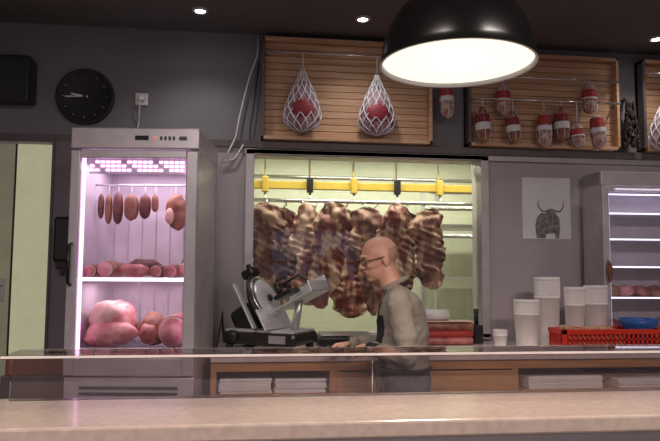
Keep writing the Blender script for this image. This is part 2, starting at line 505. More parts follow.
b = B('bull_poster')
b.box(1.85, 2.20, WY - 0.006, WY - 0.001, 1.81, 2.235, M_poster)
yb, yf = WY - 0.0065, WY - 0.009
body = [(1.95, 1.815), (1.94, 1.90), (1.955, 1.96), (1.985, 1.99), (2.03, 1.985), (2.06, 1.995), (2.09, 1.985), (2.115, 1.95), (2.12, 1.90), (2.11, 1.815), (2.085, 1.815), (2.08, 1.85), (2.02, 1.845), (2.01, 1.815)]
b.poly(body, yf, yb, M_bull)
head = [(2.03, 1.90), (2.015, 1.95), (2.02, 2.0), (2.045, 2.02), (2.075, 2.015), (2.09, 1.985), (2.085, 1.93), (2.07, 1.885), (2.045, 1.88)]
b.poly(head, yf - 0.002, yf, M_bull)
b.tube([(2.035, yf, 2.005), (1.995, yf, 2.0), (1.965, yf, 2.03), (1.96, yf, 2.07)], [0.007, 0.006, 0.004, 0.002], M_bull, 6)
b.tube([(2.08, yf, 2.005), (2.12, yf, 2.0), (2.145, yf, 2.03), (2.145, yf, 2.075)], [0.007, 0.006, 0.004, 0.002], M_bull, 6)
b.done()

# ------------------------------------------------------------------ pendant lamp
b = B('pendant_lamp')
LX, LY, LZ, LR = 0.665, 2.0, 2.262, 0.252
prof = []
for k in range(19):
    a = k / 18 * math.pi / 2
    prof.append((max(0.035, LR * math.cos(a)), 0.28 * math.sin(a) * 0.97))
inner = [(max(0.03, r - 0.006), z - 0.004 if k else z) for k, (r, z) in enumerate(prof)]
b.lathe([(LR + .004, -0.004)] + prof, M_lampblk, T(LX, LY, LZ), 64, cap=False)
b.lathe([(LR + .004, -0.004), (LR - .004, -0.004)] + inner[1:], M_white, T(LX, LY, LZ), 64, cap=False)
b.lathe([(0.04, 0.265), (0.035, 0.34), (0.02, 0.37), (0.006, 0.38)], M_lampblk, T(LX, LY, LZ), 24)
b.cyl((LX, LY, LZ + 0.37), (LX, LY, CH), 0.005, M_black, seg=8)
b.lathe([(0.05, CH - LZ - .03), (0.06, CH - LZ)], M_lampblk, T(LX, LY, LZ), 24)
b.lathe([(LR - 0.008, 0.010), (LR * .8, 0.008), (LR * .35, 0.006)], M_bulb, T(LX, LY, LZ), 64, cap=False)
b.lathe([(LR * .35, 0.006), (LR * .3, -0.002), (.001, -0.006)], M_bulbc, T(LX, LY, LZ), 48, cap=False)
b.done()

def downlight(x, y):
    b = B('ceiling_downlight')
    b.lathe([(0.05, 0), (0.05, -0.012), (0.034, -0.014), (0.032, -0.004)], M_trim2, T(x, y, CH), 24, cap=False)
    b.lathe([(0.030, -0.006), (0.012, -0.010)], M_spot, T(x, y, CH), 24)
    b.done()
    l = bpy.data.lights.new('downlight_beam', 'SPOT')
    l.energy = 14
    l.color = (1, 0.93, 0.9)
    l.spot_size = rad(120)
    l.spot_blend = 1.0
    l.shadow_soft_size = 0.03
    o = bpy.data.objects.new('downlight_beam', l)
    o.location = (x, y - .05, CH - 0.03)
    sc.collection.objects.link(o)
for p in [(-0.33, 3.83), (0.667, 3.82), (2.67, 3.88)]:
    downlight(*p)

# ------------------------------------------------------------------ left display fridge
FM = T(-0.935, 3.475, 0) @ RZ(-6.5)
W, D, HT = 0.66, 0.55, 2.32
b = B('meat_display_fridge')
b.box(0, 0.035, 0, D, 0.05, HT - .10, M_fridge, 0.003)
b.box(W - 0.035, W, 0, D, 0.05, HT - .10, M_fridge, 0.003)
b.box(0, W, D - 0.03, D, 0.05, HT - .10, M_fridge)
b.box(0.035, W - 0.035, 0.04, D - 0.03, 0.05, 1.10, M_fridge_in)
b.box(-0.004, W + 0.004, -0.035, D, HT - 0.11, HT, M_fridge, 0.006)
b.box(0, W, -0.02, 0.04, 0.05, 1.03, M_fridge, 0.004)
for k in range(12):
    b.box(0.08, W - 0.08, -0.024, -0.018, 0.64 + k * 0.030, 0.655 + k * 0.030, M_blackm)
b.box(0.01, W - .01, 0.01, D - .02, 0.0, 0.05, M_blackm)
b.box(0.0, 0.05, -0.04, -0.004, 1.04, HT - 0.12, M_fridge, 0.006)
b.box(W - 0.06, W, -0.04, -0.004, 1.04, HT - 0.12, M_fridge, 0.006)
b.box(0.05, W - 0.06, -0.04, -0.004, HT - 0.16, HT - 0.12, M_fridge, 0.004)
b.box(0.05, W - 0.06, -0.04, -0.004, 1.04, 1.13, M_fridge, 0.004)
b.box(0.05, W - 0.06, -0.026, -0.020, 1.13, HT - 0.16, M_glass)
b.box(0.035, 0.042, 0.0, D - 0.03, 1.10, HT - 0.11, M_fridge_in)
b.box(W - 0.042, W - 0.035, 0.0, D - 0.03, 1.10, HT - 0.11, M_fridge_in)
b.box(0.042, W - 0.042, D - 0.045, D - 0.03, 1.10, HT - 0.11, M_fridge_in)
for k in range(7):
    b.box(0.06 + k * .083, 0.066 + k * .083, D - .049, D - .045, 1.2, 2.1, M_steel)
b.box(0.042, W - 0.042, 0.02, D - 0.045, HT - 0.125, HT - 0.11, M_fridge_in)
b.box(0.046, 0.060, 0.004, 0.018, 1.16, HT - 0.15, M_pink)
b.box(W - 0.066, W - 0.056, 0.004, 0.018, 1.16, HT - 0.15, M_pink)
for q in range(3):  # glowing dashes imitate a pink dotted reflection near the top
    for k in range(18):
        if (k * 7 + q * 5) % 6:
            b.box(0.08 + k * .028, 0.100 + k * .028, 0.018, 0.0235, HT - 0.178 - .022 * q, HT - 0.166 - .022 * q, M_pink)
b.box(0.07, W - 0.08, 0.03, 0.045, HT - 0.14, HT - 0.13, M_violet)
b.box(0.075, W - .075, .024, .030, HT - .235, HT - .15, M_fridge_in)
b.box(0.33, 0.40, -0.039, -0.034, HT - 0.065, HT - 0.042, M_blackm)
for k in range(4):
    b.box(0.46 + k * .022, 0.472 + k * .022, -0.039, -0.034, HT - 0.065, HT - 0.045, M_black)
b.box(0.43, 0.437, -0.041, -0.034, HT - 0.056, HT - 0.049, M_redled)
b.box(0.56, 0.60, -0.039, -0.034, HT - 0.065, HT - 0.045, M_black)
b.tube([(0.022, -0.04, 1.50), (0.022, -0.075, 1.51), (0.022, -0.075, 1.70), (0.022, -0.04, 1.71)], 0.009, M_black)
for z in (1.53, 1.165):
    for yy in (0.03, D - 0.06):
        b.cyl((0.042, yy, z), (W - 0.042, yy, z), 0.005, M_chrome, seg=8)
    for k in range(22):
        xx = 0.055 + k * (W - 0.11) / 21
        b.cyl((xx, 0.03, z), (xx, D - 0.06, z), 0.0022, M_chrome, seg=5)
    b.box(0.044, W - 0.044, 0.018, 0.026, z - 0.012, z + 0.008, M_violet if z > 1.3 else M_white)
b.cyl((0.042, 0.22, 2.05), (W - 0.042, 0.22, 2.05), 0.006, M_chrome, seg=8)
b.done(FM)

def inf(name, fn):
    b = B(name)
    fn(b)
    return b.done(FM)
for x, zb, h, r, mm in [(0.075, 1.86, .14, .018, M_saus), (0.118, 1.83, .17, .020, M_rind), (0.170, 1.83, .18, .028, M_saus), (0.245, 1.85, .15, .040, M_rind), (0.32, 1.86, .14, .032, M_saus), (.375, 1.90, .10, .02, M_rind)]:
    def fn(b, x=x, zb=zb, h=h, r=r, mm=mm):
        b.lathe([(max(.004, r * (max(0, 1 - abs(2 * k / 12 - 1) ** 3)) ** .5), zb + h * k / 12) for k in range(13)], mm, T(x, .22, 0), 16)
        b.tube([(x, .22, zb + h - .01), (x, .22, 2.044)], 0.003, M_netw, 5)
    inf('hanging_sausage', fn)
def fn(b):
    b.ell((0.49, .22, 1.90), (0.068, 0.05, 0.10), M_rind, nz=.45, sub=4)
    b.ell((0.465, .185, 1.875), (0.030, 0.025, 0.05), M_fat, nz=.3)
    b.tube([(0.49, .22, 1.98), (0.49, .22, 2.044)], 0.003, M_netw, 5)
inf('cured_ham', fn)
def roll(x, z, r, y0=0.06, y1=0.34, outer=M_rind, cut=M_hamcut, name='rolled_ham', turn=0):
    def fn(b):
        Mr = T(x, y0, z + r) @ RZ(turn) @ RX(-90)
        b.lathe([(r * .93, 0), (r, 0.012), (r * 1.02, (y1 - y0) / 2), (r * .9, y1 - y0 - .01), (r * .5, y1 - y0)], outer, Mr, 24)
        b.lathe([(r * .9, -0.004), (r * .88, 0.002)], M_fat, Mr, 24)
        b.lathe([(r * .80, -0.008), (r * .78, 0.0)], cut, Mr, 24)
    return inf(name, fn)
z1, z2 = 1.536, 1.171
roll(0.085, z1, 0.034, outer=M_saus, cut=M_ham)
roll(0.165, z1, 0.044, outer=M_rind)
def fn(b):
    b.tube([(0.215, 0.12, z1 + .036), (0.26, .10, z1 + .04), (0.34, .10, z1 + .038), (.38, .11, z1 + .036)], [0.012, 0.034, 0.036, 0.02], M_ham, 16)
    b.tube([(0.22, 0.24, z1 + .055), (0.28, .22, z1 + .058), (0.38, .22, z1 + .055), (.42, .24, z1 + .05)], [0.012, 0.045, 0.045, 0.02], M_saus, 16)
inf('smoked_loin', fn)
roll(0.43, z1, 0.034, outer=M_saus, cut=M_ham)
roll(0.505, z1, 0.036, outer=M_rind, cut=M_ham)
def fn(b):
    b.ell((0.575, 0.20, z1 + .060), (0.034, 0.10, 0.060), M_rind, nz=.4, sub=4)
    b.ell((0.57, 0.10, z1 + .045), (0.028, 0.02, 0.035), M_hamcut)
inf('smoked_ham', fn)
def fn(b):
    b.ell((0.175, 0.22, z2 + .118), (0.128, 0.15, 0.118), M_hamcut, nz=.3, sub=5, nsc=6)
    b.ell((0.195, 0.11, z2 + .070), (0.125, 0.07, 0.068), M_hamcut, nz=.3, sub=4, nsc=7)
    b.ell((0.165, 0.20, z2 + .150), (0.108, 0.14, 0.085), M_fat, nz=.3, sub=4)
    b.ell((0.10, 0.12, z2 + .045), (0.05, 0.05, 0.042), M_ham, nz=.3, sub=3)
inf('cooked_ham', fn)
def fn(b):
    b.ell((0.385, 0.25, z2 + .090), (0.075, 0.11, 0.09), M_rind, nz=.4, sub=4)
    b.ell((0.375, 0.16, z2 + .065), (0.055, 0.05, 0.062), M_ham, nz=.4, sub=4)
inf('cured_ham', fn)
roll(0.53, z2, 0.085, 0.07, 0.32, outer=M_ham)
for nm, z, e, sy in (('fridge_glow', 2.15, 2.8, .3), ('fridge_glow_lower', 1.505, 1.4, .2)):
    l = bpy.data.lights.new(nm, 'AREA')
    l.shape = 'RECTANGLE'; l.size = 0.5; l.size_y = sy; l.energy = e; l.color = (1.0, 0.78, 0.92)
    o = bpy.data.objects.new(nm, l)
    o.matrix_world = FM @ T(0.33, 0.2, z)
    sc.collection.objects.link(o)

# ------------------------------------------------------------------ back counter
CT = 1.12
CY = 3.54
b = B('work_counter')
X0, X1, X2, X3 = -0.205, 0.46, 1.50, 3.3
b.box(X0, X3, CY - 0.02, 4.165, CT - 0.035, CT, M_top, 0.005)
b.box(X0, X0 + 0.03, CY, 4.165, 0, CT - 0.035, M_woodc)
b.box(X1 - .02, X1 + 0.02, CY, 4.165, 0, CT - 0.035, M_woodc)
b.box(X2 - .02, X2 + 0.02, CY, 4.165, 0, CT - 0.035, M_woodc)
b.box(X3 - .03, X3, CY, 4.165, 0, CT - 0.035, M_woodc)
b.box(X0, X3, CY - .005, CY + .02, CT - 0.085, CT - 0.035, M_woodc)
b.box(X0, X3, 4.13, 4.165, 0, CT - .035, M_trim)
b.box(X1 + .02, X2 - .02, CY - .012, CY + .01, 0.80, CT - 0.095, M_woodc, 0.004)
b.box(X1 + .02, X2 - .02, CY - .012, CY + .01, 0.1, 0.79, M_woodc, 0.004)
for zz in (0.91, 0.5):
    b.box(X0 + .03, X1 - .02, CY + .01, 4.13, zz - 0.02, zz, M_woodc)
    b.box(X2 + .02, X3 - .03, CY + .01, 4.13, zz - 0.02, zz, M_woodc)
b.box(X0, X3, CY + .03, 4.13, 0.0, 0.1, M_blackm)
b.done()
def paper(x0, x1, y0, z0, h):
    b = B('paper_stack')
    n = 6
    for k in range(n):
        dx = random.uniform(-.006, .006)
        b.box(x0 + dx, x1 + dx, y0 + random.uniform(0, .01), y0 + .32, z0 + k * h / n, z0 + (k + .85) * h / n, M_paper)
    b.done()
paper(-0.16, 0.12, CY + .03, 0.911, 0.08)
paper(0.14, 0.42, CY + .03, 0.911, 0.075)
paper(1.60, 2.05, CY + .03, 0.911, 0.07)
paper(2.15, 2.60, CY + .03, 0.911, 0.05)
b = B('wooden_crate')
b.box(-1.27, -0.98, 3.60, 3.9, 1.02, 1.12, M_brownbox, 0.004)
b.box(-1.28, -0.97, 3.59, 3.91, 0, 0.9, M_brownbox, 0.004)
b.box(-1.29, -0.96, 3.58, 3.92, 0.9, 1.02, M_trim, 0.004)
b.done()

# ------------------------------------------------------------------ slicer
SM = T(0.13, 3.83, CT) @ RZ(-30) @ Matrix.Diagonal((1.05, 1.05, 1.1, 1))
b = B('meat_slicer')
b.box(-0.24, 0.22, -0.15, 0.15, 0.03, 0.10, M_black, 0.025, SM)
b.box(-0.22, 0.20, -0.135, 0.135, 0.095, 0.108, M_steell, 0.004, SM)
for x in (-.2, .18):
    for y in (-.12, .12):
        b.lathe([(0.025, 0), (0.02, 0.035)], M_blackm, SM @ T(x, y, 0), 12)
tilt = SM @ T(-0.06, 0.0, 0.10) @ RY(-30)
b.box(-0.13, 0.02, -0.07, 0.12, -0.03, 0.17, M_black, 0.035, tilt)
bl = SM @ T(-0.04, -0.01, 0.255) @ RY(-30) @ RY(90)
b.lathe([(0.150, -0.014), (0.160, -0.004), (0.160, 0.006), (0.146, 0.012)], M_black, bl, 48)
b.lathe([(0.146, 0.010), (0.140, 0.018), (0.118, 0.020)], M_chrome, bl, 48)
b.lathe([(0.118, 0.019), (0.110, 0.026), (0.04, 0.030), (0.001, 0.030)], M_steell, bl, 48, cap=False)
b.lathe([(0.02, 0.028), (0.02, 0.042), (0.012, 0.046)], M_black, bl, 20)
b.lathe([(0.11, -0.012), (0.10, -0.05), (0.05, -0.07)], M_black, bl, 32)
b.box(-0.004, 0.006, -0.20, -0.165, 0.0, 0.26, M_steell, 0.002, SM @ T(-0.01, 0, 0.12) @ RY(-30))
b.box(-0.004, 0.006, -0.20, 0.12, -0.02, 0.10, M_steell, 0.002, SM @ T(0.055, 0, 0.13) @ RY(-30))
tr = SM @ T(0.08, -0.04, 0.20) @ RY(-26)
b.box(0.02, 0.27, -0.13, 0.12, 0.0, 0.010, M_steell, 0.003, tr)
b.box(0.02, 0.27, 0.11, 0.12, 0.0, 0.09, M_steell, 0.003, tr)
b.box(0.262, 0.27, -0.13, 0.12, 0.0, 0.06, M_steell, 0.003, tr)
b.cyl(tr @ Vector((0.13, -0.02, 0)), SM @ Vector((0.15, -0.02, 0.09)), 0.022, M_steel)
b.tube([tr @ Vector((0.22, 0.10, 0.03)), tr @ Vector((0.14, 0.08, 0.15)), tr @ Vector((0.05, 0.02, 0.13))], 0.009, M_black)
b.box(0.01, 0.13, -0.06, 0.06, 0.06, 0.085, M_black, 0.01, tr)
b.lathe([(0.01, 0), (0.02, 0.01), (0.022, 0.05), (0.01, 0.06)], M_black, tr @ T(0.05, -0.04, 0.085), 16)
b.box(-0.05, 0.03, -0.04, 0.04, 0.0, 0.05, M_black, 0.012, SM @ T(-0.125, 0, 0.385) @ RY(-30))
b.lathe([(0.014, 0), (0.016, 0.02), (0.008, 0.028)], M_black, SM @ T(-0.15, 0, 0.425) @ RY(-30), 16)
b.lathe([(0.032, 0), (0.034, 0.02), (0.022, 0.03)], M_black, SM @ T(-0.16, -0.15, 0.075) @ RX(90), 20)
b.box(0.06, 0.16, -0.153, -0.148, 0.045, 0.085, M_steel, 0, SM)
b.done()
b = B('power_cord')
b.tube([(-0.19, 3.68, CT + .006), (-0.185, 3.72, CT + .012), (-.175, 3.80, CT + .10), (-.17, 4.05, CT + .20), (-.17, 4.1, CT + .12), (-.16, 4.12, CT + .01), (-.12, 4.1, CT + .006)], 0.006, M_black)
b.done()

b = B('serving_tray')
b.box(0.45, 0.72, 3.56, 3.78, CT, CT + 0.012, M_black, 0.004)
b.box(0.45, 0.72, 3.56, 3.57, CT + .01, CT + 0.024, M_black, 0.002)
b.box(0.45, 0.72, 3.77, 3.78, CT + .01, CT + 0.024, M_black, 0.002)
b.box(0.45, 0.46, 3.57, 3.77, CT + .01, CT + 0.024, M_black, 0.002)
b.box(0.71, 0.72, 3.57, 3.77, CT + .01, CT + 0.024, M_black, 0.002)
b.done()
b = B('kitchen_scale')
b.box(0.42, 0.76, 3.88, 4.12, CT, CT + 0.06, M_black, 0.012)
b.box(0.43, 0.75, 3.89, 4.11, CT + 0.065, CT + 0.075, M_steel, 0.003)
b.box(0.52, 0.62, 3.92, 4.02, CT + .058, CT + .067, M_black)
b.done()
b = B('wrapped_sausage_pack')
for j in range(3):
    for k in range(3):
        yy = 3.95 + j * .05
        zz = CT + .026 + k * .045
        b.tube([(1.07, yy, zz), (1.08, yy, zz), (1.16, yy, zz), (1.24, yy, zz), (1.32, yy, zz), (1.39, yy, zz), (1.40, yy, zz)], [.014, .024, .026, .024, .026, .024, .014], (M_ham, M_labelr, M_rind)[(j + k) % 3], 14)
b.box(1.065, 1.405, 3.93, 4.08, CT + .145, CT + .149, M_fat, 0.001)
b.done()
b = B('paper_towel_roll')
b.lathe([(0.016, .0), (0.034, 0.0), (0.034, .16), (0.016, .16)], M_white, T(1.10, 4.02, CT + 0.184) @ RY(90), 24)
b.done()
b = B('knife_block')
b.box(1.43, 1.49, 4.0, 4.10, CT, CT + 0.12, M_black, 0.008)
for k in range(3):
    b.cyl((1.445 + k * .015, 4.03 + k * .02, CT + .11), (1.44 + k * .018, 4.03 + k * .02, CT + .22), 0.007, M_black, seg=8)
b.done()

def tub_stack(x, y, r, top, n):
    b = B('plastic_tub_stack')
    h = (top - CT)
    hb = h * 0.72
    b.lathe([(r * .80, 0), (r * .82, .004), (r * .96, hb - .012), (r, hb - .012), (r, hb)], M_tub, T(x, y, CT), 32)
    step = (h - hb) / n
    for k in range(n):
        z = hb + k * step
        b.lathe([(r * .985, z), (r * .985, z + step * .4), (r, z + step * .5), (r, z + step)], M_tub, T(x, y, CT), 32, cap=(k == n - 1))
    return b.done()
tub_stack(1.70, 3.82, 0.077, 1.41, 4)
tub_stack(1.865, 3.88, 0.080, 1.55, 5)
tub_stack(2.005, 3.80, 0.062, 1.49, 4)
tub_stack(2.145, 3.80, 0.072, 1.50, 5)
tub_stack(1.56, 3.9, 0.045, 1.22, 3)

b = B('red_crate')
x0, x1, y0, h = 1.80, 2.45, 3.56, 0.13
y1 = 3.73
b.box(x0, x1, y0, y1, CT, CT + 0.01, M_red)
for (a0, a1, c0, c1) in [(x0, x1, y0, y0 + .008), (x0, x1, y1 - .008, y1), (x0, x0 + .008, y0, y1), (x1 - .008, x1, y0, y1)]:
    b.box(a0, a1, c0, c1, CT, CT + .045, M_red)
    b.box(a0 - .004, a1 + .004, c0 - .004, c1 + .004, CT + h - .03, CT + h, M_red, 0.003)
    b.box(a0, a1, c0, c1, CT + .065, CT + .075, M_red)
n = 22
for k in range(n + 1):
    xx = x0 + .006 + k * (x1 - x0 - .018) / n
    for yy in (y0, y1 - .008):
        b.box(xx, xx + .012, yy, yy + .008, CT + .04, CT + h - .02, M_red)
for k in range(7):
    yy = y0 + .006 + k * (y1 - y0 - .018) / 6
    for xx in (x0, x1 - .008):
        b.box(xx, xx + .008, yy, yy + .008, CT + .04, CT + h - .02, M_red)
for xx in (x0, x1 - .03):
    b.box(xx, xx + .03, y0 - .004, y0 + .02, CT, CT + h, M_red, .003)
b.done()
b = B('bread_rolls')
for k in range(12):
    b.ell((x0 + .06 + (k % 6) * .055 + random.uniform(-.01, .01), y0 + .05 + (k // 6) * .07, CT + .105 + random.uniform(0, .03)), (.035, .04, .024), M_food, nz=.3, sub=2)
b.box(x0 + .02, x0 + .40, y0 + .02, y1 - .02, CT + .011, CT + .10, M_food)
b.done()
b = B('blue_bowl')
b.lathe([(0.05, 0.0), (0.06, 0.02), (0.080, 0.11), (0.108, 0.14), (0.108, .175), (0.100, 0.172), (0.075, 0.10), (0.05, 0.03), (0.04, 0.012)], M_blue, T(2.33, y0 + .087, CT + 0.012), 32)
b.done()

# ------------------------------------------------------------------ right fridge (counter-top unit)
GM = T(2.25, 3.90, 0) @ RZ(-2)
W2, D2, z0, z9 = 0.78, 0.235, CT, 2.24
b = B('display_fridge')
b.box(0, 0.03, 0, D2, z0, z9, M_fridge, 0.003)
b.box(W2 - .03, W2, 0, D2, z0, z9, M_fridge, 0.003)
b.box(0, W2, D2 - .01, D2, z0, z9, M_fridge_in)
b.box(0.03, W2 - .03, 0, D2 - .01, z0, z0 + .08, M_fridge, 0.003)
b.box(0, W2, -0.02, D2, z9 - .09, z9, M_fridge, 0.005)
b.box(0, 0.045, -.03, -.002, z0 + .02, z9 - .095, M_fridge, .005)
b.box(W2 - .045, W2, -.03, -.002, z0 + .02, z9 - .095, M_fridge, .005)
b.box(0.045, W2 - .045, -.03, -.002, z0 + .02, z0 + .08, M_fridge, .005)
b.box(0.045, W2 - .045, -.03, -.002, z9 - .13, z9 - .095, M_fridge, .005)
b.box(0.045, W2 - .045, -.018, -.013, z0 + .08, z9 - .13, M_glass)
b.box(0.050, 0.060, 0.0, 0.012, z0 + .1, z9 - .14, M_violet)
b.box(0.06, W2 - .06, 0.02, 0.030, z9 - .15, z9 - .142, M_violet)
for z in (1.42, 1.62, 1.80, 1.97):
    b.box(0.03, W2 - .03, 0.03, D2 - .015, z - .008, z, M_white)
    b.box(0.07, W2 - .05, 0.022, 0.03, z - .006, z + .004, M_violet)
b.done(GM)
for zz, q in ((z0 + .08, 0), (1.42, 1)):
    b = B('packed_meat')
    for k in range(6):
        b.ell((0.11 + k * .10, 0.11, zz + .040), (.054, .06, .040), (M_ham, M_rind, M_hamcut)[(k + q) % 3], nz=.5)
    b.done(GM)
b = B('hanging_sausage')
b.tube([(0.02, -.055, 1.66), (0.025, -.06, 1.60), (0.02, -.06, 1.52)], [.006, .02, .008], M_rind)
b.tube([(0.02, -.055, 1.66), (0.02, -.033, 1.69)], .003, M_netw)
b.done(GM)
l = bpy.data.lights.new('fridge_glow_right', 'AREA')
l.shape = 'RECTANGLE'; l.size = 0.6; l.size_y = 0.1; l.energy = 1.0; l.color = (0.9, 0.82, 1)
o = bpy.data.objects.new('fridge_glow_right', l)
o.matrix_world = GM @ T(0.39, 0.0, 2.12) @ RX(-15)
sc.collection.objects.link(o)

# ------------------------------------------------------------------ front service counter
b = B('service_counter')
b.box(-2.4, 3.4, 1.485, 1.83, 1.195, 1.235, M_ctop, 0.006)
b.box(-2.4, 0.235, 1.525, 1.82, 0.08, 1.195, M_cfront, 0.003)
b.box(0.24, 3.4, 1.525, 1.82, 0.08, 1.195, M_cfront, 0.003)
b.box(-2.4, 3.4, 1.515, 1.53, 1.13, 1.19, M_steel, 0.003)
b.box(-2.38, 3.38, 1.55, 1.80, 0.0, 0.08, M_blackm)
b.done()
b = B('counter_glass_screen')
b.box(-0.62, 0.34, 1.79, 1.796, 1.235, 1.352, M_glassc)
b.box(0.346, 1.9, 1.79, 1.796, 1.235, 1.352, M_glassc)
b.box(-0.62, 0.34, 1.72, 1.86, 1.352, 1.360, M_glassc)
b.box(0.346, 1.9, 1.72, 1.86, 1.352, 1.360, M_glassc)
b.box(-0.62, 1.9, 1.717, 1.72, 1.354, 1.360, M_glassedge)
b.box(-0.62, 1.9, 1.86, 1.863, 1.354, 1.360, M_glassedge)
b.cyl((0.343, 1.793, 1.235), (0.343, 1.793, 1.352), 0.003, M_chrome, seg=8)
b.done()

# ------------------------------------------------------------------ cold room contents
b = B('meat_rail')
b.box(-0.7, 2.9, 4.98, 5.04, 2.22, 2.28, M_yellow, 0.004)
for z, y in ((2.47, 5.0), (2.12, 4.92), (2.36, 5.3)):
    b.cyl((-0.75, y, z), (2.95, y, z), 0.016, M_chrome, seg=10)
for x in (0.1, 0.45, 0.8, 1.15, 1.5, 2.2):
    b.cyl((x, 5.01, 2.28), (x, 5.01, 2.848), 0.010, M_chrome, seg=8)
    b.box(x - .025, x + .025, 4.95, 5.0, 2.19, 2.31, M_black if x in (.45, 1.15) else M_yellow, 0.006)
    b.cyl((x, 4.92, 2.12), (x, 4.99, 2.2), 0.01, M_chrome, seg=8)
for z in (1.9, 2.15, 2.3):
    b.cyl((1.6, 5.6, z), (3.2, 5.6, z), 0.02, M_chrome, seg=8)
b.done()
def pw(t, pts):
    for (a, va), (c, vc) in zip(pts[:-1], pts[1:]):
        if t <= c:
            u = (t - a) / (c - a)
            u = u * u * (3 - 2 * u)
            return va + (vc - va) * u
    return pts[-1][1]
SH = [[(0, .20), (.04, .72), (.12, .95), (.35, 1.0), (.6, .95), (.82, .85), (.94, .60), (1, .2)],
      [(0, .20), (.04, .70), (.12, 1.0), (.4, .92), (.62, .74), (.8, .62), (.94, .40), (1, .12)],
      [(0, .18), (.05, .62), (.18, .80), (.5, .95), (.75, 1.05), (.9, .92), (.97, .6), (1, .2)]]
def carcass(x, y, zt, zb, w, seed, m, tilt=0):
    b = B('hanging_beef_side')
    h = zt - zb
    N = 60
    t_ = bmesh.new()
    seg = 48
    rows = []
    R = T(x, y, zt) @ RY(tilt) @ T(-x, -y, -zt)
    sh = SH[int(seed) % 3]
    for k in range(N + 1):
        t = k / N
        rx = w * pw(t, sh)
        row = []
        cx = x + .05 * noise.noise(Vector((seed * 2.3, t * 3, 5)))
        for j in range(seg):
            a = 2 * math.pi * j / seg
            ca, sa = math.cos(a), math.sin(a)
            px = math.copysign(abs(ca) ** .6, ca) * rx * (1 + .32 * noise.noise(Vector((seed, t * 6, ca * 1.2))) + .22 * noise.noise(Vector((seed * 2, t * 17, ca * 2))))
            py = math.copysign(abs(sa) ** .8, sa) * rx * .30
            p = Vector((cx + px, y + py, zt - h * t))
            lump = .030 * noise.noise(p * 8 + Vector((seed, 3, 1))) + .016 * noise.noise(p * 22)
            rib = .010 * math.sin((p.z * 1.0 + px * .45) * 120) if .22 < t < .8 else 0
            p.y += (lump * 1.6 + rib) * (1 if sa < 0 else -1)
            p.x += lump * .6
            row.append(t_.verts.new(p))
        rows.append(row)
    for a_, c_ in zip(rows[:-1], rows[1:]):
        for j in range(seg):
            t_.faces.new((a_[j], a_[(j + 1) % seg], c_[(j + 1) % seg], c_[j]))
    t_.faces.new(rows[0][::-1]); t_.faces.new(rows[-1])
    bmesh.ops.recalc_face_normals(t_, faces=t_.faces)
    b.merge(t_, m, R, True)
    b.tube([(x, y, zt - .03), (x, y, zt + .02), (x + .012, (y + 4.92) / 2, 2.095), (x, 4.915, 2.10)], .006, M_chrome, 6)
    b.done()
ms = [M_carc, M_carc2, M_carc3]
for i, (x, y, zt, zb, w, tl) in enumerate([(0.11, 4.74, 2.08, 1.40, .140, 3), (0.38, 4.80, 2.09, 1.32, .115, -5), (0.60, 4.68, 2.09, 1.30, .125, 6), (0.86, 4.82, 2.07, 1.24, .14, -5),
                                       (1.10, 4.70, 2.09, 1.36, .12, 7), (1.34, 4.80, 2.06, 1.44, .12, -4), (0.26, 5.14, 2.08, 1.25, .17, 3), (0.74, 5.16, 2.08, 1.2, .18, -3), (1.22, 5.14, 2.08, 1.25, .16, 4), (0.50, 5.3, 2.08, 1.3, .15, 2), (0.98, 5.3, 2.08, 1.3, .15, 2)]):
    carcass(x, y, zt, zb, w, i * 1.0 + 1.0, ms[(1, 2, 0, 1, 0, 1, 1, 0, 1, 1, 0)[i]], tl)
b = B('storage_rack')
for x in (1.75, 2.75):
    for y in (5.9, 6.4):
        b.box(x - .02, x + .02, y - .02, y + .02, 0, 2.4, M_steel)
for z in (0.5, 1.0, 1.5, 2.0):
    b.box(1.73, 2.77, 5.88, 6.42, z, z + .03, M_steel)
b.done()
for z, y in ((2.79, 4.65), (2.79, 5.9)):
    b = B('fluorescent_light')
    b.box(-0.2, 2.4, y - .05, y + .05, z, 2.848, M_white, .005)
    b.cyl((-0.15, y, z - .015), (2.35, y, z - .015), 0.014, M_tube, seg=12)
    b.done()
    l = bpy.data.lights.new('coldroom_light', 'AREA')
    l.shape = 'RECTANGLE'; l.size = 2.4; l.size_y = 0.12; l.energy = 27; l.color = (1.0, 0.98, 0.80)
    o = bpy.data.objects.new('coldroom_light', l)
    o.location = (1.1, y, z - .04)
    sc.collection.objects.link(o)

# ------------------------------------------------------------------ butcher
def remesh(b, vox, smooth=2, fac=0.5):
    o = b.done(center=False)
    md = o.modifiers.new('r', 'REMESH')
    md.mode = 'VOXEL'
    md.voxel_size = vox
    ms_ = o.modifiers.new('s', 'SMOOTH')
    ms_.factor = fac
    ms_.iterations = smooth
    dg = bpy.context.evaluated_depsgraph_get()
    me = bpy.data.meshes.new_from_object(o.evaluated_get(dg))
    nm = o.name
    bpy.data.objects.remove(o)
    o = bpy.data.objects.new(nm, me)
    sc.collection.objects.link(o)
    for p in me.polygons:
        p.use_smooth = True
    return o

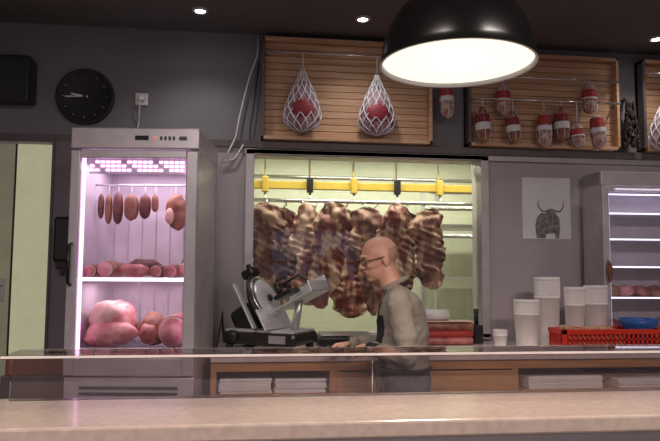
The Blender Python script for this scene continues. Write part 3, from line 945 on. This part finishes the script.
AL = 14
butcher = empty('butcher', (0.80, 3.27, 0), rad(180 - AL))
def limb(b, pts, rs):
    for i in range(len(pts) - 1):
        b.tube([pts[i], pts[i + 1]], [rs[i], rs[i + 1]], M_skin, 16)
    for p, r in zip(pts, rs):
        b.ell(p, (r, r, r), M_skin, sub=2)
b = B('body')
tor = [(0.86, 0, .10, .15), (0.92, -.005, .118, .170), (1.0, -.005, .122, .175), (1.08, 0, .118, .165), (1.14, .01, .128, .168), (1.22, .02, .134, .172),
       (1.30, .018, .134, .180), (1.37, .020, .126, .190), (1.43, .025, .104, .185), (1.47, .04, .075, .14), (1.50, .05, .055, .08)]
b.loft([((f, 0, z), rf, rl) for z, f, rf, rl in tor], M_skin, 32)
limb(b, [(0.045, 0, 1.45), (0.080, 0, 1.53), (0.108, 0, 1.60)], [.066, .058, .056])
for s in (1, -1):
    limb(b, [(0.04, 0.06 * s, 1.465), (0.030, 0.175 * s, 1.425)], [.05, .064])
ELL, WRL = (-0.015, 0.235, 1.165), (0.17, 0.055, 1.185)
ELR, WRR = (0.10, -0.26, 1.18), (0.29, -0.12, 1.19)
limb(b, [(0.030, 0.18, 1.415), (0.005, 0.225, 1.28), ELL, (0.075, .15, 1.175), WRL], [.066, .058, .050, .045, .034])
limb(b, [(0.030, -0.18, 1.415), (0.06, -0.235, 1.28), ELR, (0.20, -.19, 1.185), WRR], [.066, .058, .050, .045, .034])
for s in (1, -1):
    limb(b, [(0.0, 0.085 * s, 0.92), (0.01, 0.09 * s, 0.72), (0.015, 0.095 * s, 0.50), (-0.01, 0.10 * s, 0.30), (-0.02, 0.105 * s, 0.09)], [.10, .085, .066, .062, .052])
    b.ell((0.045, 0.11 * s, 0.045), (0.14, 0.05, 0.045), M_skin)
    b.ell((-0.04, 0.108 * s, 0.05), (0.055, 0.042, 0.05), M_skin)
HC = Vector((0.140, 0, 1.642))
HM = T(*HC) @ RZ(22) @ RY(13)
H3 = HM.to_3x3()
def hell(c, r, m=M_skin, sub=3):
    b.ell(HM @ Vector(c), r, m, R=H3, sub=sub)
hell((-0.012, 0, .030), (.098, .076, .088))
hell((0.030, 0, .000), (.066, .064, .080))
hell((0.034, 0, -.050), (.056, .054, .060))
hell((0.056, 0, -.088), (.030, .030, .022))
hell((-0.03, 0, -.05), (.055, .052, .06))
hell((0.084, 0, .030), (.014, .048, .010), sub=2)
b.tube([HM @ Vector((.087, 0, .020)), HM @ Vector((.100, 0, -.008)), HM @ Vector((.108, 0, -.022)), HM @ Vector((.094, 0, -.030))], [.008, .010, .012, .009], M_skin, 12)
hell((0.095, .011, -.026), (.010, .008, .008), sub=2)
hell((0.095, -.011, -.026), (.010, .008, .008), sub=2)
hell((0.088, 0, -.050), (.010, .024, .007), sub=2)
hell((0.086, 0, -.062), (.010, .022, .007), sub=2)
for s in (1, -1):
    hell((0.060, .034 * s, -.020), (.026, .022, .022), sub=2)
    hell((-0.012, .077 * s, -.005), (.020, .009, .032), sub=2)
    hell((-0.008, .080 * s, -.028), (.010, .007, .012), sub=2)
body = remesh(b, 0.0042, 3)
me = body.data
me.materials.clear()
for m in (M_skin, M_shirt, M_pants, M_shoe, M_apron, M_hair, M_lip):
    me.materials.append(m)
me.update()
nrm = [v.normal.copy() for v in me.vertices]
for v, n_ in zip(me.vertices, nrm):
    c = v.co
    if 0.10 < c.z < 1.47:
        k = noise.noise(Vector((c.x * 7 + c.z * 9, c.y * 7 - c.z * 5, c.z * 11)))
        k2 = noise.noise(Vector((c.x * 16, c.y * 16 + c.z * 14, c.z * 26)))
        v.co = c + n_ * (.009 * k + .005 * k2)
HMi = HM.inverted()
for p in me.polygons:
    c = p.center
    h = HMi @ c
    i = 1
    neckline = 1.505 - (c.x - 0.05) * 0.35
    if c.z > neckline and abs(c.y) < .10:
        i = 0
        if h.z > -0.045 and h.z < 0.050 and h.x < -0.005 - (0.02 if h.z < 0 else 0) and not (abs(h.y) > .072 and h.x > -0.035):
            i = 5
        if h.x > 0.083 and abs(h.y) < .02 and -.070 < h.z < -.046:
            i = 6
    elif c.z < 0.085:
        i = 3
    elif c.z < 1.075:
        i = 2
    if i in (1, 2):
        xc = 0.02 if c.z > 1.1 else 0
        if c.x > xc + 0.075 and abs(c.y) < 0.125 and 0.62 < c.z < 1.36 and p.normal.x > .25:
            i = 4
        if 1.065 < c.z < 1.10 and abs(c.y) < 0.2:
            i = 4
    p.material_index = i
body.parent = butcher
body.name = 'body'
b = B('apron')
for s in (1, -1):
    b.tube([(0.135, .085 * s, 1.33), (0.125, .080 * s, 1.41), (0.095, .070 * s, 1.475), (0.05, .062 * s, 1.505), (0.015, .045 * s, 1.512), (0.0, .02 * s, 1.515), (-0.004, 0, 1.515)], .009, M_apron, 8)
b.box(0.128, 0.146, -.12, .12, 0.60, 1.12, M_apron, 0.005)
b.tube([(.13, .11, 1.09), (.06, .163, 1.09), (0, .176, 1.088), (-.07, .146, 1.088), (-.126, .0, 1.088), (-.07, -.146, 1.088), (0, -.176, 1.088), (.06, -.163, 1.09), (.13, -.11, 1.09)], .010, M_apron, 8)
b.done(parent=butcher)
b = B('shirt_collar')
pts = []
for k in range(21):
    a = -math.pi * .9 + k / 20 * 1.8 * math.pi + math.pi
    pts.append((0.060 + 0.062 * math.cos(a), 0.062 * math.sin(a), 1.515 - .030 * math.cos(a)))
b.tube(pts, .013, M_shirt, 8)
b.done(parent=butcher)
b = B('shirt_cuffs')
for e, w in ((ELL, WRL), (ELR, WRR)):
    e, w = Vector(e), Vector(w)
    d = (w - e).normalized()
    b.tube([w - d * .03, w - d * .0, w + d * .012], [.038, .037, .036], M_shirt, 20)
b.done(parent=butcher)
b = B('eyeglasses')
for s in (1, -1):
    pts = [HM @ Vector((.100 - .010 * (abs(.032 * s + .024 * math.cos(a)) / .056), .032 * s + .024 * math.cos(a), .004 + .016 * math.sin(a))) for a in [k * math.pi / 8 for k in range(17)]]
    b.tube(pts, .0026, M_black, 6)
    b.tube([HM @ Vector((.090, .056 * s, .008)), HM @ Vector((.05, .074 * s, .010)), HM @ Vector((-.01, .082 * s, .012))], .0024, M_black, 6)
b.tube([HM @ Vector((.100, .009, .008)), HM @ Vector((.103, 0, .010)), HM @ Vector((.100, -.009, .008))], .002, M_black, 6)
b.done(parent=butcher)
b = B('eyes')
for s in (1, -1):
    b.ell(HM @ Vector((.079, .031 * s, .004)), (.010, .013, .008), M_eyew, R=H3, sub=2)
    b.ell(HM @ Vector((.086, .031 * s, .002)), (.005, .005, .005), M_black, R=H3, sub=2)
    b.tube([HM @ Vector((.087, .014 * s, .026)), HM @ Vector((.088, .032 * s, .031)), HM @ Vector((.078, .048 * s, .026))], [.003, .004, .002], M_hair, 6)
b.done(parent=butcher)

def hand(name, w, d, n, side, curl=22):
    w, d, n = Vector(w), Vector(d).normalized(), Vector(n).normalized()
    s = d.cross(n).normalized() * side
    b = B(name)
    Fr = Matrix((d, s, n)).transposed()
    b.ell(w + d * .05, (.052, .040, .015), M_skin, R=Fr)
    b.tube([w - d * .03, w + d * .02], [.026, .024], M_skin, 16)
    for k, (L, off) in enumerate([(.070, .0), (.079, .004), (.073, .002), (.057, -.006)]):
        y = (1.5 - k) * .0205
        base = w + d * (.088 + off) + s * y
        b.tube([w + d * .02 + s * y * .5, base], [.013, .011], M_skin, 10)
        p = base
        b.ell(p, (.0105,) * 3, M_skin, sub=2)
        ang = 10
        for j, fr in enumerate((.45, .30, .25)):
            ang += curl + j * 6 + k * 2
            dd = (d * math.cos(rad(ang)) - n * math.sin(rad(ang)) + s * (1.5 - k) * .05).normalized()
            q = p + dd * L * fr
            b.tube([p, q], [.0092 - j * .0007, .0086 - j * .0009], M_skin, 10)
            b.ell(q, (.0086 - j * .0009,) * 3, M_skin, sub=2)
            p = q
    p = w + d * .022 + s * .024
    for j, (L, dd) in enumerate([(.042, d * .62 + s * .72 - n * .25), (.032, d * .9 + s * .25 - n * .35), (.026, d * .95 + s * .0 - n * .3)]):
        q = p + dd.normalized() * L
        b.tube([p, q], [.014 - j * .002, .012 - j * .002], M_skin, 10)
        b.ell(q, (.012 - j * .002,) * 3, M_skin, sub=2)
        p = q
    o = remesh(b, 0.0022, 2)
    o.data.materials.clear()
    o.data.materials.append(M_skin)
    o.parent = butcher
    return o
wl = Vector(WRL); wr = Vector(WRR)
hand('hand_left', wl, (.16, -.10, .0), (.1, .25, 1), 1)
hand('hand_right', wr, (.14, .03, -.02), (.2, -.2, 1), -1)

b = B('ham_slice_on_paper')
b.box(0.48, 0.68, 3.59, 3.75, CT + .013, CT + .016, M_paper)
b.ell((0.58, 3.67, CT + .024), (.06, .05, .008), M_hamcut, nz=.3)
b.done()

# ------------------------------------------------------------------ lights
def area(name, loc, rot, sx, sy, e, col):
    l = bpy.data.lights.new(name, 'AREA')
    l.shape = 'RECTANGLE'; l.size = sx; l.size_y = sy; l.energy = e; l.color = col
    o = bpy.data.objects.new(name, l)
    o.location = loc
    o.rotation_euler = [rad(a) for a in rot]
    sc.collection.objects.link(o)
    return o
for x in (-0.8, 1.8):  # unseen fill lights with housings, added behind the camera to brighten the shop
    b = B('added_fill_panel')
    b.box(x - .6, x + .6, 0.2, 0.5, CH - .03, CH - .001, M_white, .004)
    b.done()
    area('added_fill_light', (x, 0.35, CH - .04), (0, 0, 0), 1.1, .26, 62, (1.0, 0.87, 0.82))
p = bpy.data.lights.new('pendant_bulb', 'SPOT')
p.energy = 45; p.color = (1, .82, .62); p.shadow_soft_size = .15; p.spot_size = rad(150); p.spot_blend = .6
o = bpy.data.objects.new('pendant_bulb', p)
o.location = (LX, LY, LZ - .02)
sc.collection.objects.link(o)

w = bpy.data.worlds.new('world')
sc.world = w
w.use_nodes = True
w.node_tree.nodes['Background'].inputs['Color'].default_value = (0.50, 0.60, 1.0, 1)
w.node_tree.nodes['Background'].inputs['Strength'].default_value = 0.45

# ------------------------------------------------------------------ camera
cam = bpy.data.cameras.new('camera')
cam.sensor_width = 36
cam.lens = 36 * 640 / 660
co = bpy.data.objects.new('camera', cam)
co.matrix_world = T(0, 0, 1.58) @ RZ(-7) @ RX(94.5) @ RZ(0.4)
sc.collection.objects.link(co)
sc.camera = co
